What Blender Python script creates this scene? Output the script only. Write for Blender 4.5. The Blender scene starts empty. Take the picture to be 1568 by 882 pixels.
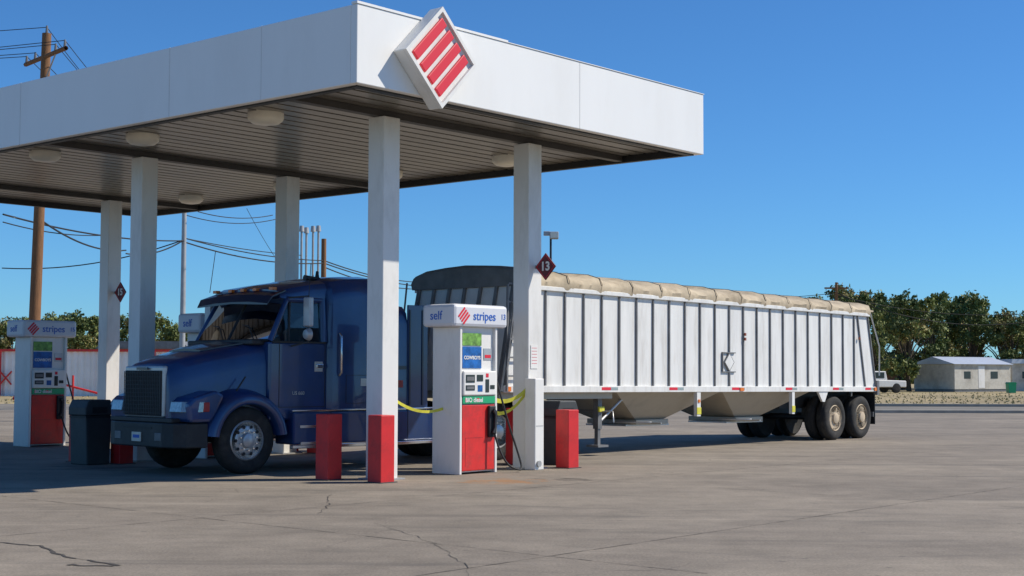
import bpy, math, random
from mathutils import Vector, Matrix
random.seed(7)
scene=bpy.context.scene
R=math.radians
UANG=R(49.26)
Uv=Vector((math.cos(UANG),math.sin(UANG),0)); Vv=Vector((-math.sin(UANG),math.cos(UANG),0))
O=Vector((-1.89,21.26,0))
def W(u,v,z=0): return O+Uv*u+Vv*v+Vector((0,0,z))

# ---------------------------------------------------------------- materials
def mat(name,col,rough=0.6,metal=0.0,var=0.15,scale=3.0,bump=0.0,bscale=40,coat=0.0,dark=None,dscale=1.2,damt=0.0,stretch=(1,1,1),spec=0.5,em=None):
    m=bpy.data.materials.new(name); m.use_nodes=True
    nt=m.node_tree; n=nt.nodes; l=nt.links
    b=n['Principled BSDF']; b.inputs['Roughness'].default_value=rough; b.inputs['Metallic'].default_value=metal
    b.inputs['Coat Weight'].default_value=coat; b.inputs['Coat Roughness'].default_value=0.05
    b.inputs['Specular IOR Level'].default_value=spec
    tc=n.new('ShaderNodeTexCoord'); mp=n.new('ShaderNodeMapping'); mp.inputs['Scale'].default_value=stretch
    l.new(tc.outputs['Object'],mp.inputs['Vector'])
    nz=n.new('ShaderNodeTexNoise'); nz.inputs['Scale'].default_value=scale; nz.inputs['Detail'].default_value=6; nz.inputs['Roughness'].default_value=0.6
    l.new(mp.outputs[0],nz.inputs['Vector'])
    rp=n.new('ShaderNodeValToRGB'); rp.color_ramp.elements[0].position=0.3; rp.color_ramp.elements[1].position=0.7
    c=col
    rp.color_ramp.elements[0].color=(c[0]*(1-var),c[1]*(1-var),c[2]*(1-var),1)
    rp.color_ramp.elements[1].color=(min(1,c[0]*(1+var*.4)),min(1,c[1]*(1+var*.4)),min(1,c[2]*(1+var*.4)),1)
    l.new(nz.outputs['Fac'],rp.inputs['Fac'])
    out=rp.outputs['Color']
    if dark is not None:
        n2=n.new('ShaderNodeTexNoise'); n2.inputs['Scale'].default_value=dscale; n2.inputs['Detail'].default_value=8; n2.inputs['Roughness'].default_value=0.7
        l.new(mp.outputs[0],n2.inputs['Vector'])
        r2=n.new('ShaderNodeValToRGB'); r2.color_ramp.elements[0].position=0.48; r2.color_ramp.elements[1].position=0.75
        r2.color_ramp.elements[0].color=(0,0,0,1); r2.color_ramp.elements[1].color=(damt,damt,damt,1)
        l.new(n2.outputs['Fac'],r2.inputs['Fac'])
        mx=n.new('ShaderNodeMix'); mx.data_type='RGBA'
        l.new(r2.outputs['Color'],mx.inputs['Factor']); l.new(out,mx.inputs['A']); mx.inputs['B'].default_value=(*dark,1)
        out=mx.outputs['Result']
    l.new(out,b.inputs['Base Color'])
    if bump>0:
        n3=n.new('ShaderNodeTexNoise'); n3.inputs['Scale'].default_value=bscale; n3.inputs['Detail'].default_value=4
        l.new(mp.outputs[0],n3.inputs['Vector'])
        bp=n.new('ShaderNodeBump'); bp.inputs['Strength'].default_value=bump; bp.inputs['Distance'].default_value=0.02
        l.new(n3.outputs['Fac'],bp.inputs['Height']); l.new(bp.outputs[0],b.inputs['Normal'])
    return m

M={}
M['white']=mat('white_paint',(0.83,0.81,0.76),0.45,var=0.06,scale=1.2,dark=(0.42,0.39,0.33),damt=0.4,dscale=2.5,stretch=(1,1,.35))
M['fascia']=mat('fascia_panel',(0.86,0.85,0.81),0.4,var=0.03,scale=0.6,dark=(0.62,0.59,0.53),damt=0.2,dscale=0.8,stretch=(1,1,.3))
M['trailer']=mat('trailer_white',(0.80,0.79,0.75),0.45,var=0.10,scale=1.5,dark=(0.42,0.37,0.30),damt=0.55,dscale=1.6,stretch=(2.5,1,0.4),bump=.3,bscale=1.6)
M['alu']=mat('aluminium',(0.55,0.54,0.52),0.4,0.6,var=0.2,scale=3)
M['rib']=mat('rib_grey',(0.20,0.20,0.20),0.55,0.2,var=0.3,scale=4)
M['chrome']=mat('chrome',(0.7,0.7,0.72),0.15,1.0,var=0.05)
M['blue']=mat('truck_blue',(0.012,0.045,0.155),0.33,0.1,var=0.3,scale=1.5,coat=0.7,dark=(0.05,0.065,0.095),damt=0.4,dscale=2.5)
M['blue2']=mat('truck_dark_blue',(0.008,0.016,0.05),0.4,0.1,var=0.2,coat=0.4)
M['black']=mat('black_plastic',(0.018,0.018,0.02),0.55,var=0.3,dark=(0.07,0.065,0.055),damt=0.5,dscale=3)
M['tire']=mat('tire_rubber',(0.022,0.021,0.02),0.85,var=0.3,dark=(0.09,0.08,0.065),damt=0.6,dscale=4,bump=0.3)
M['rim']=mat('rim_steel',(0.55,0.55,0.55),0.35,0.5,var=0.2,scale=8)
M['rim2']=mat('rim_dusty',(0.58,0.47,0.33),0.8,0.0,var=0.25,scale=6)
M['red']=mat('red_paint',(0.66,0.02,0.02),0.45,var=0.15,scale=3,dark=(0.28,0.02,0.02),damt=0.7,dscale=4)
M['redp']=mat('pump_red',(0.72,0.03,0.025),0.35,var=0.15,scale=5,dark=(0.25,0.05,0.04),damt=0.6,dscale=6)
M['green']=mat('green_label',(0.02,0.38,0.16),0.4,var=0.05)
M['lime']=mat('lime_poster',(0.22,0.45,0.08),0.4,var=0.7,scale=14)
M['poster']=mat('blue_poster',(0.02,0.14,0.45),0.3,var=0.6,scale=9)
M['yellow']=mat('yellow_tape',(0.72,0.66,0.06),0.45,var=0.15,scale=10)
M['textblue']=mat('text_blue',(0.02,0.12,0.5),0.5,var=0.02)
M['textred']=mat('text_red',(0.72,0.02,0.04),0.5,var=0.02)
M['sign15']=mat('sign_dark_red',(0.14,0.01,0.012),0.5,var=0.2)
M['deck']=mat('canopy_deck',(0.25,0.23,0.195),0.28,0.3,var=0.3,scale=0.8,dark=(0.08,0.07,0.055),damt=0.7,dscale=1.0,stretch=(0.5,2,1))
M['deckdark']=mat('canopy_trim_dark',(0.02,0.02,0.02),0.5,var=0.2)
M['beam']=mat('canopy_beam',(0.06,0.055,0.05),0.5,var=0.2)
M['lens']=mat('lamp_lens',(0.85,0.8,0.66),0.3,var=0.1)
M['can']=mat('trash_grey',(0.05,0.055,0.055),0.6,var=0.2,scale=6)
M['mirror']=mat('mirror_shell',(0.5,0.5,0.5),0.35,.3,var=0.2,scale=6)
M['canvas']=mat('canvas',(0.52,0.43,0.30),0.85,var=0.25,scale=1.5,dark=(0.20,0.15,0.09),damt=0.75,dscale=2.0,bump=0.6,bscale=5)
M['canvas2']=mat('canvas_seam',(0.20,0.155,0.10),0.85,var=0.25,scale=3)
M['canvasd']=mat('canvas_grey',(0.19,0.195,0.195),0.8,var=0.3,scale=3,bump=0.4,bscale=5)
M['hopper']=mat('hopper_metal',(0.52,0.47,0.38),0.5,0.2,var=0.25,scale=2,dark=(0.2,0.17,0.12),damt=0.6,dscale=2)
M['wood']=mat('pole_wood',(0.25,0.12,0.05),0.85,var=0.4,scale=5,stretch=(6,6,0.5),bump=0.5,bscale=20)
M['steel']=mat('galvanised',(0.42,0.42,0.41),0.5,0.3,var=0.2)
M['wire']=mat('wire_black',(0.02,0.02,0.02),0.6)
M['orange']=mat('amber_lens',(0.8,0.2,0.02),0.3,var=0.05)
M['lred']=mat('red_lens',(0.35,0.02,0.02),0.3,var=0.05)
M['headl']=mat('headlamp',(0.35,0.37,0.37),0.08,0.4,var=0.4,scale=20,coat=1)
M['seat']=mat('seat_cloth',(0.05,0.05,0.06),0.9)
M['screen']=mat('screen_dark',(0.03,0.04,0.04),0.15,var=0.1)
M['brick']=mat('brick',(0.40,0.17,0.08),0.9,var=0.3,scale=3)
M['roofb']=mat('roof_metal',(0.55,0.60,0.68),0.4,0.2,var=0.1)
M['tan']=mat('house_wall',(0.60,0.57,0.49),0.8,var=0.15,dark=(.22,.19,.15),damt=.7,dscale=.8)
M['bark']=mat('bark',(0.10,0.075,0.05),0.95,var=0.3,scale=3)
M['leafA']=mat('leaf_light',(0.23,0.26,0.065),0.7,var=0.4,scale=0.8)
M['leafB']=mat('leaf_dark',(0.11,0.15,0.038),0.75,var=0.4,scale=0.8)
M['leafC']=mat('leaf_dry',(0.30,0.25,0.09),0.8,var=0.35,scale=0.8)
M['grass']=mat('dry_tuft',(0.42,0.35,0.16),0.9,var=0.35,scale=0.5)
M['crack']=mat('crack_dark',(0.08,0.07,0.058),0.95,var=0.3,scale=6)
M['joint']=mat('joint_dark',(0.15,0.13,0.105),0.95,var=0.5,scale=1.5)
M['fence']=mat('fence_metal',(0.88,0.87,0.84),0.5,var=0.12,scale=0.6)
M['kerb']=mat('kerb_concrete',(0.36,0.33,0.28),0.9,var=0.25,scale=2)

def glassmat():
    m=bpy.data.materials.new('window_glass'); m.use_nodes=True; nt=m.node_tree; n=nt.nodes; l=nt.links
    n.remove(n['Principled BSDF']); out=n['Material Output']
    tr=n.new('ShaderNodeBsdfTransparent'); tr.inputs[0].default_value=(0.48,0.68,0.68,1)
    gl=n.new('ShaderNodeBsdfGlossy'); gl.inputs['Roughness'].default_value=0.03
    fr=n.new('ShaderNodeFresnel'); fr.inputs[0].default_value=1.45
    mx=n.new('ShaderNodeMixShader'); l.new(fr.outputs[0],mx.inputs[0]); l.new(tr.outputs[0],mx.inputs[1]); l.new(gl.outputs[0],mx.inputs[2])
    l.new(mx.outputs[0],out.inputs[0]); return m
M['glass']=glassmat()

# ---------------------------------------------------------------- helpers
import bmesh
def empty(name,loc=(0,0,0),rz=0):
    e=bpy.data.objects.new(name,None); e.empty_display_size=0.3
    scene.collection.objects.link(e); e.location=loc; e.rotation_euler=(0,0,rz); return e
def mobj(name,verts,faces,m,parent=None,smooth=None,bevel=0,mi=None,seg=2):
    me=bpy.data.meshes.new(name); me.from_pydata([tuple(v) for v in verts],[],faces)
    ms=m if isinstance(m,list) else [m]
    for q in ms: me.materials.append(M[q] if isinstance(q,str) else q)
    if mi: 
        for p,i in zip(me.polygons,mi): p.material_index=i
    me.validate(); me.update()
    bm=bmesh.new(); bm.from_mesh(me); bmesh.ops.recalc_face_normals(bm,faces=bm.faces); bm.to_mesh(me); bm.free()
    if smooth is not None:
        for p in me.polygons: p.use_smooth=True
        me.set_sharp_from_angle(angle=R(smooth))
    o=bpy.data.objects.new(name,me); scene.collection.objects.link(o)
    if parent: o.parent=parent
    if bevel>0:
        b=o.modifiers.new('bevel','BEVEL'); b.width=bevel; b.segments=seg; b.limit_method='ANGLE'; b.angle_limit=R(40)
    return o
BF=[(0,3,2,1),(4,5,6,7),(0,1,5,4),(1,2,6,5),(2,3,7,6),(3,0,4,7)]
def bverts(x0,x1,y0,y1,z0,z1): return [(x0,y0,z0),(x1,y0,z0),(x1,y1,z0),(x0,y1,z0),(x0,y0,z1),(x1,y0,z1),(x1,y1,z1),(x0,y1,z1)]
def box(name,p,x,y,z,m,bevel=0): return mobj(name,bverts(x[0],x[1],y[0],y[1],z[0],z[1]),BF,m,p,bevel=bevel)
def boxes(name,p,lst,m,bevel=0):
    vs=[];fs=[]
    for b in lst:
        o=len(vs); vs+=bverts(*b); fs+=[tuple(i+o for i in f) for f in BF]
    return mobj(name,vs,fs,m,p,bevel=bevel)
def prism(name,p,prof,y0,y1,m,bevel=0,smooth=None):
    n=len(prof); vs=[(a,y0,b) for a,b in prof]+[(a,y1,b) for a,b in prof]
    fs=[tuple(range(n)),tuple(range(2*n-1,n-1,-1))]+[(i,(i+1)%n,n+(i+1)%n,n+i) for i in range(n)]
    return mobj(name,vs,fs,m,p,bevel=bevel,smooth=smooth)
def loft(name,p,secs,m,cap=True,closed=True,smooth=40,bevel=0):
    n=len(secs[0]); vs=[v for s in secs for v in s]; fs=[]
    for i in range(len(secs)-1):
        for j in range(n if closed else n-1):
            k=(j+1)%n; fs.append((i*n+j,i*n+k,(i+1)*n+k,(i+1)*n+j))
    if cap: fs.append(tuple(range(n))); fs.append(tuple(range((len(secs)-1)*n,len(secs)*n)))
    return mobj(name,vs,fs,m,p,smooth=smooth,bevel=bevel)
def cyl(name,p,a,b,r0,r1=None,m='steel',seg=16):
    if r1 is None: r1=r0
    a=Vector(a);b=Vector(b); d=(b-a).normalized()
    x=d.orthogonal().normalized(); y=d.cross(x)
    s=[[tuple(c+(x*math.cos(t)+y*math.sin(t))*r) for t in [2*math.pi*i/seg for i in range(seg)]] for c,r in ((a,r0),(b,r1))]
    return loft(name,p,s,m)
def lathe(name,p,prof,c,m,seg=36,smooth=35):   # axis = y; prof (r,y)
    secs=[[(c[0]+r*math.cos(2*math.pi*i/seg),c[1]+yy,c[2]+r*math.sin(2*math.pi*i/seg)) for i in range(seg)] for r,yy in prof]
    return loft(name,p,secs,m,cap=True,smooth=smooth)
def tube(name,p,pts,r,m,res=3,smooth=True):
    cu=bpy.data.curves.new(name,'CURVE'); cu.dimensions='3D'; cu.bevel_depth=r; cu.bevel_resolution=res
    sp=cu.splines.new('NURBS' if smooth else 'POLY'); sp.points.add(len(pts)-1)
    for q,v in zip(sp.points,pts): q.co=(v[0],v[1],v[2],1)
    if smooth: sp.use_endpoint_u=True; sp.order_u=3
    cu.materials.append(M[m]); o=bpy.data.objects.new(name,cu); scene.collection.objects.link(o)
    if p: o.parent=p
    return o
def text(name,p,body,loc,size,m,face='-y',bold=0.0,align='CENTER'):
    cu=bpy.data.curves.new(name,'FONT'); cu.body=body; cu.size=size; cu.align_x=align; cu.align_y='CENTER'; cu.extrude=0.002; cu.offset=bold
    cu.materials.append(M[m]); o=bpy.data.objects.new(name,cu); scene.collection.objects.link(o); o.parent=p; o.location=loc
    o.rotation_euler={'-y':(R(90),0,0),'-x':(R(90),0,R(-90)),'+y':(R(90),0,R(180)),'+x':(R(90),0,R(90))}[face]
    return o

# ---------------------------------------------------------------- ground
def groundmat():
    m=bpy.data.materials.new('lot_pavement'); m.use_nodes=True; nt=m.node_tree; n=nt.nodes; l=nt.links
    b=n['Principled BSDF']; b.inputs['Roughness'].default_value=0.85; b.inputs['Specular IOR Level'].default_value=0.3
    tc=n.new('ShaderNodeTexCoord')
    def mp(s,rot=0):
        q=n.new('ShaderNodeMapping'); q.inputs['Scale'].default_value=s; q.inputs['Rotation'].default_value=(0,0,rot); l.new(tc.outputs['Object'],q.inputs['Vector']); return q.outputs[0]
    def noise(v,sc,det=6,ro=0.6,dist=0):
        q=n.new('ShaderNodeTexNoise'); q.inputs['Scale'].default_value=sc; q.inputs['Detail'].default_value=det; q.inputs['Roughness'].default_value=ro; q.inputs['Distortion'].default_value=dist
        l.new(v,q.inputs['Vector']); return q.outputs['Fac']
    def ramp(f,stops):
        q=n.new('ShaderNodeValToRGB'); e=q.color_ramp.elements
        e[0].position,e[0].color=stops[0][0],(*stops[0][1],1); e[1].position,e[1].color=stops[-1][0],(*stops[-1][1],1)
        for a,c in stops[1:-1]:
            z=e.new(a); z.color=(*c,1)
        l.new(f,q.inputs['Fac']); return q.outputs['Color']
    def mix(f,a,b_,mode='MIX'):
        q=n.new('ShaderNodeMix'); q.data_type='RGBA'; q.blend_type=mode
        if isinstance(f,float): q.inputs['Factor'].default_value=f
        else: l.new(f,q.inputs['Factor'])
        l.new(a,q.inputs['A'])
        if isinstance(b_,tuple): q.inputs['B'].default_value=(*b_,1)
        else: l.new(b_,q.inputs['B'])
        return q.outputs['Result']
    c=ramp(noise(mp((0.12,0.35,1),0.3),1.0,8,0.65,0.6),[(0.3,(0.215,0.183,0.145)),(0.5,(0.265,0.226,0.178)),(0.72,(0.335,0.285,0.22))])
    c=mix(1.0,c,ramp(noise(mp((1,1,1)),1.3,8,0.75),[(0.3,(0.74,0.74,0.74)),(0.7,(1.14,1.14,1.14))]),'MULTIPLY')
    c=mix(1.0,c,ramp(noise(mp((1,1,1)),38,3,0.85),[(0.3,(0.68,0.68,0.68)),(0.7,(1.28,1.28,1.28))]),'MULTIPLY')
    c=mix(ramp(noise(mp((0.25,0.9,1),-0.15),1.6,8,0.7,1.0),[(0.52,(0,0,0)),(0.72,(0.65,0.65,0.65))]),c,(0.125,0.112,0.092))
    c=mix(ramp(noise(mp((0.15,1.6,1),0.05),1.1,7,0.7,.4),[(0.58,(0,0,0)),(0.75,(0.5,0.5,0.5))]),c,(0.40,0.345,0.27))
    c=mix(ramp(noise(mp((0.09,1.3,1),-0.5),1.4,6,0.6,.2),[(0.60,(0,0,0)),(0.68,(0.35,0.35,0.35))]),c,(0.10,0.09,0.078))
    v=n.new('ShaderNodeTexVoronoi'); v.feature='DISTANCE_TO_EDGE'; v.inputs['Scale'].default_value=0.28
    add=n.new('ShaderNodeMix'); add.data_type='RGBA'; add.blend_type='ADD'; add.inputs['Factor'].default_value=0.55
    nn=n.new('ShaderNodeTexNoise'); nn.inputs['Scale'].default_value=1.2; nn.inputs['Detail'].default_value=6; l.new(tc.outputs['Object'],nn.inputs['Vector'])
    l.new(tc.outputs['Object'],add.inputs['A']); l.new(nn.outputs['Color'],add.inputs['B']); l.new(add.outputs['Result'],v.inputs['Vector'])
    ck=ramp(v.outputs['Distance'],[(0.0,(1,1,1)),(0.0035,(0,0,0))])
    ckm=mix(1.0,ck,ramp(noise(mp((1,1,1)),0.5,3),[(0.5,(0,0,0)),(0.6,(0.4,0.4,0.4))]),'MULTIPLY')
    c=mix(ckm,c,(0.08,0.07,0.056))
    v2=n.new('ShaderNodeTexVoronoi'); v2.inputs['Scale'].default_value=2.2; l.new(tc.outputs['Object'],v2.inputs['Vector'])
    c=mix(ramp(v2.outputs['Distance'],[(0.05,(.5,.5,.5)),(0.08,(0,0,0))]),c,(0.10,0.09,0.075))
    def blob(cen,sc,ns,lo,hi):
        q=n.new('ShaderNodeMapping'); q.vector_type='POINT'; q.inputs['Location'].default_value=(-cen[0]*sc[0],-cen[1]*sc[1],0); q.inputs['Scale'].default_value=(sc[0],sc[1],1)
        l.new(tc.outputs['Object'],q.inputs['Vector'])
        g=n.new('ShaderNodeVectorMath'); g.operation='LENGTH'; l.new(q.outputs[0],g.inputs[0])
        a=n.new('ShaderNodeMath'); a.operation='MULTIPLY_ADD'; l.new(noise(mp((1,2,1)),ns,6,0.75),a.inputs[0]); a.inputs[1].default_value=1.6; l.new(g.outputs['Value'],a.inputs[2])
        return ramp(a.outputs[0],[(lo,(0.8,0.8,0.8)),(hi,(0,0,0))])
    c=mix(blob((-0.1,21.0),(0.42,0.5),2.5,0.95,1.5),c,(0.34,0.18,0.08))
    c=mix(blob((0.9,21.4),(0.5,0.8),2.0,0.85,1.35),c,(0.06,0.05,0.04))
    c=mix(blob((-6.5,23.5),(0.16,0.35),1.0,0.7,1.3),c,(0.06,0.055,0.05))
    l.new(c,b.inputs['Base Color'])
    bp=n.new('ShaderNodeBump'); bp.inputs['Strength'].default_value=0.45; bp.inputs['Distance'].default_value=0.012; l.new(noise(mp((1,1,1)),50,4,0.8),bp.inputs['Height']); l.new(bp.outputs[0],b.inputs['Normal'])
    return m
def plane(name,x,y,z,m): return mobj(name,[(x[0],y[0],z),(x[1],y[0],z),(x[1],y[1],z),(x[0],y[1],z)],[(0,1,2,3)],m)
terr=mat('terrain_dry',(0.38,0.30,0.16),0.95,var=0.35,scale=0.08,dark=(0.17,0.17,0.07),damt=0.7,dscale=0.12,stretch=(0.6,1,1),bump=0.3,bscale=3)
roadm=mat('road_asphalt',(0.21,0.19,0.155),0.9,var=0.25,scale=0.3,dark=(0.13,0.12,0.10),damt=0.5,dscale=0.4)
plane('ground',(-1500,1500),(-60,3000),-0.03,terr)
plane('road',(-300,300),(57.0,68.5),-0.012,roadm)
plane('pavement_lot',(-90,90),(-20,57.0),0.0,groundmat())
kb=empty('kerb',(0,0,0))
boxes('kerb_run',kb,[(13,70,57.0,57.25,-0.02,0.12),(-70,-22,57.0,57.25,-0.02,0.12)],'kerb',0.02)
boxes('kerb_far',kb,[(16,90,68.5,68.8,-0.02,0.12)],'kerb',0.02)
def strips(name,lines,ws,m,jit,z):
    vs=[];fs=[]
    for ln,w in zip(lines,ws):
        pts=[]
        for a,b in zip(ln[:-1],ln[1:]):
            nseg=max(6,int(math.hypot(b[0]-a[0],b[1]-a[1])*7))
            for i in range(nseg):
                t=i/nseg; pts.append((a[0]+(b[0]-a[0])*t+random.uniform(-jit,jit),a[1]+(b[1]-a[1])*t+random.uniform(-jit,jit)))
        for a,b in zip(pts[:-1],pts[1:]):
            dd=Vector((b[0]-a[0],b[1]-a[1]))
            if dd.length<1e-4: continue
            nrm=Vector((-dd.y,dd.x)).normalized()*w*random.uniform(.3,1.6); o=len(vs)
            vs+=[(a[0]-nrm.x,a[1]-nrm.y,z),(a[0]+nrm.x,a[1]+nrm.y,z),(b[0]+nrm.x,b[1]+nrm.y,z),(b[0]-nrm.x,b[1]-nrm.y,z)]
            fs.append((o,o+1,o+2,o+3))
    mobj(name,vs,fs,m)
strips('pavement_crack',[[(-5.6,13.9),(-4.7,13.35),(-4.2,13.1),(-3.75,12.35),(-3.05,11.7)],[(-2.3,18.6),(-2.15,17.2),(-2.1,16.0)],[(-1.4,15.2),(-.7,13.4),(-.4,12.0),(-.2,10.5)],[(-3.6,11.85),(-3.1,11.72)],[(1.0,14.0),(3.5,13.2),(6,13.1)]],[0.014,0.0045,0.0028,0.03,0.002],'crack',.03,.0045)
def uv2(u,v): q=W(u,v); return (q.x,q.y)
strips('pavement_joint',[[uv2(-14,-2.6),uv2(26,-2.6)],[uv2(-14,-7.4),uv2(24,-7.4)],[uv2(-5.2,-9),uv2(-5.2,14)],[uv2(9.5,-14),uv2(9.5,0.4)],[uv2(2,-12),uv2(2,-.8)],[uv2(17,-14),uv2(17,0)]],[.006]*6,'joint',.006,.003)

# ---------------------------------------------------------------- canopy
can=empty('gas_station_canopy',O,UANG)
U0,U1,V0,V1=-2.08,6.05,-1.62,14.5
ZB,ZT=5.30,6.34; th=0.12
box('fascia_front',can,(U0,U1),(V0,V0+th),(ZB,ZT),'fascia',0.01)
box('fascia_back',can,(U0,U1),(V1-th,V1),(ZB,ZT),'fascia',0.01)
box('fascia_side_a',can,(U0,U0+th),(V0+th+.002,V1-th-.002),(ZB,ZT),'fascia',0.01)
box('fascia_side_b',can,(U1-th,U1),(V0+th+.002,V1-th-.002),(ZB,ZT),'fascia',0.01)
box('coping',can,(U0-.01,0.9),(V0-.012,V0+.1),(ZT+.002,ZT+.035),'fascia')
box('coping_b',can,(0.902,U1+.01),(V0-.012,V0+.1),(ZT+.002,ZT+.012),'fascia')
boxes('fascia_seams',can,[(2.6,2.606,V0-.003,V0+.01,ZB,ZT),(U0-.003,U0+.01,2.4,2.408,ZB,ZT),(U0-.003,U0+.01,6.5,6.508,ZB,ZT),(U0-.003,U0+.01,0.3,0.304,ZB,ZT)],mat('seam',(0.62,0.62,0.6)))
g=.16
boxes('inner_trim',can,[(U0+th+.002,U1-th-.002,V0+th+.002,V0+g+.08,ZB-.02,ZB+.12),(U0+th+.002,U1-th-.002,V1-g-.08,V1-th-.002,ZB-.02,ZB+.12),(U0+th+.002,U0+g+.06,V0+g+.09,V1-g-.09,ZB-.02,ZB+.12),(U1-g-.06,U1-th-.002,V0+g+.09,V1-g-.09,ZB-.02,ZB+.12)],'deckdark')
vs=[];fs=[];y=V0+.15;k=0;pans=[]
while y<V1-.15:
    pans+=[(y,ZB+.10),(y+.25,ZB+.10),(y+.255,ZB+.16),(y+.315,ZB+.16)]; y+=.32
for (yy,zz) in pans: vs+=[(U0+.1,yy,zz),(U1-.1,yy,zz)]
for i in range(len(pans)-1): fs.append((2*i,2*i+1,2*i+3,2*i+2))
mobj('deck',vs,fs,'deck',can)
box('roof_top',can,(U0+th,U1-th),(V0+th,V1-th),(ZB+.5,ZB+.6),'fascia')
cols=[(0,0),(3.28,0),(.15,6.17),(3.42,6.17),(.25,12.2),(3.52,12.2)]
for i,vv in enumerate((0,6.17,12.2)):
    box('beam_%d'%i,can,(U0+.24,U1-.24),(vv-.07,vv+.07),(ZB+.0,ZB+.095),'beam')
for i,(a,b) in enumerate(cols):
    box('column_%d'%i,can,(a-.165,a+.165),(b-.165,b+.165),(0.0,ZB-.003),'white',0.012)
    box('column_plate_%d'%i,can,(a-.24,a+.24),(b-.24,b+.24),(0.001,0.022),'steel')
lp=[(-1.0,1.5),(-1.0,4.6),(-1.0,7.5),(-1.0,10.6),(4.6,1.6),(4.6,4.6),(4.6,7.6),(4.6,10.8)]
for i,(a,b) in enumerate(lp):
    s=[[(a+math.cos(t)*r,b+math.sin(t)*r,z) for t in [2*math.pi*j/24 for j in range(24)]] for r,z in ((.27,ZB+.12),(.27,ZB+.02),(.25,ZB-.01),(.2,ZB-.05),(.1,ZB-.07))]
    loft('ceiling_light_%d'%i,can,s,'lens')
# logo
lg=empty('logo_sign',W(-.73,V0),UANG)
def diamond(name,h,y0,y1,m,cz=5.82,bev=0.015): 
    return prism(name,lg,[(-h,cz),(0,cz-h),(h,cz),(0,cz+h)],y0,y1,m,bev)
diamond('box',.70,-.20,-.005,'white'); 
def inplane(cx,cz,a,b,x0,x1,z0,z1,y0,y1,ang): # rotated rect in xz
    c,s=math.cos(ang),math.sin(ang)
    def q(x,z): return (cx+x*c-z*s, cz+x*s+z*c)
    p=[q(x0,z0),q(x1,z0),q(x1,z1),q(x0,z1)]
    return [(p[0][0],y0,p[0][1]),(p[1][0],y0,p[1][1]),(p[1][0],y1,p[1][1]),(p[0][0],y1,p[0][1]),(p[3][0],y0,p[3][1]),(p[2][0],y0,p[2][1]),(p[2][0],y1,p[2][1]),(p[3][0],y1,p[3][1])]
def rbars(name,p,lst,m,bevel=0):
    vs=[];fs=[]
    for v8 in lst:
        o=len(vs); vs+=v8; fs+=[tuple(i+o for i in f) for f in BF]
    return mobj(name,vs,fs,m,p,bevel=bevel)
h2=.70/math.sqrt(2)
fl=[]
for x0,x1,z0,z1 in ((-h2,h2,h2-.05,h2),(-h2,h2,-h2,-h2+.05),(-h2,-h2+.05,-h2+.051,h2-.051),(h2-.05,h2,-h2+.051,h2-.051)):
    fl.append(inplane(0,5.82,0,0,x0,x1,z0,z1,-.25,-.201,R(45)))
rbars('frame',lg,fl,'white')
st=[]
for i in range(4):
    zc=.315-i*.205
    st.append(inplane(0,5.82,0,0,-.40,.40,zc-.072,zc+.072,-.235,-.2025,R(45)))
rbars('stripes',lg,st,'textred',0.02)

def numsign(u,v,z,t,m):
    e=empty('number_sign',W(u,v),UANG)
    a=.21
    vs=[(-.01,0,z-a*1.05),(-.01,-a,z),(-.01,0,z+a*1.05),(-.01,a,z)]
    mobj('plate',vs+[(.01,)+q[1:] for q in vs],[(0,1,2,3),(7,6,5,4),(0,4,5,1),(1,5,6,2),(2,6,7,3),(3,7,4,0)],m,e)
    vs=[(-.012,0,z-a*.95),(-.012,-a*.9,z),(-.012,0,z+a*.95),(-.012,a*.9,z)]
    vs2=[(-.012,0,z-a*.88),(-.012,-a*.83,z),(-.012,0,z+a*.88),(-.012,a*.83,z)]
    mobj('border',vs+vs2,[(i,(i+1)%4,4+(i+1)%4,4+i) for i in range(4)],'textred',e)
    text('digits',e,t,(-.014,0,z),.20,'white','-x',0.006)
    box('bracket',e,(-.008,.008),(.16,.24),(z-.03,z+.03),'steel')
numsign(3.28,-.39,3.27,'13','sign15'); numsign(3.52,11.8,3.27,'15','sign15'); 

# ---------------------------------------------------------------- bollards
def bollard(u,v,h=.95,m='red',s=.135):
    e=empty('bollard',W(u,v),UANG)
    box('post',e,(-s,s),(-s,s),(0,h),m,0.012); box('base_plate',e,(-s-.03,s+.03),(-s-.03,s+.03),(.001,.012),'can')
for a,b in ((-.58,.50),(-.42,-.42),(3.83,-.40),(3.9,.75),(-.7,6.7),(-.5,5.75),(3.9,5.8),(3.9,6.6),(-.5,11.8),(3.9,11.8)): bollard(a,b)
e=empty('utility_box',W(3.13,-.30),UANG); box('cabinet',e,(-.11,.11),(-.09,.13),(0,1.46),'white',.012); box('seam',e,(-.09,.09),(-.094,-.089),(.7,.705),'rib')
cyl('outlet',e,(-.03,-.12,.1),(-.03,-.09,.1),.05,.05,'steel')
def trash(u,v,r=0):
    e=empty('trash_can',W(u,v),UANG+r)
    prism('body',e,[(-.22,0),(.22,0),(.25,.82),(-.25,.82)],-.24,.24,'can',.02)
    prism('hood',e,[(-.27,.82),(.27,.82),(.27,.95),(.21,1.08),(-.21,1.08),(-.27,.95)],-.26,.26,'can',.02)
    box('opening',e,(-.14,.14),(-.265,-.258),(.86,.96),'deckdark'); box('liner',e,(-.255,.255),(-.248,.248),(.78,.812),'wire')
trash(4.45,.33); trash(-.95,6.0); trash(4.45,6.2); trash(-.95,12.1)

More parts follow.
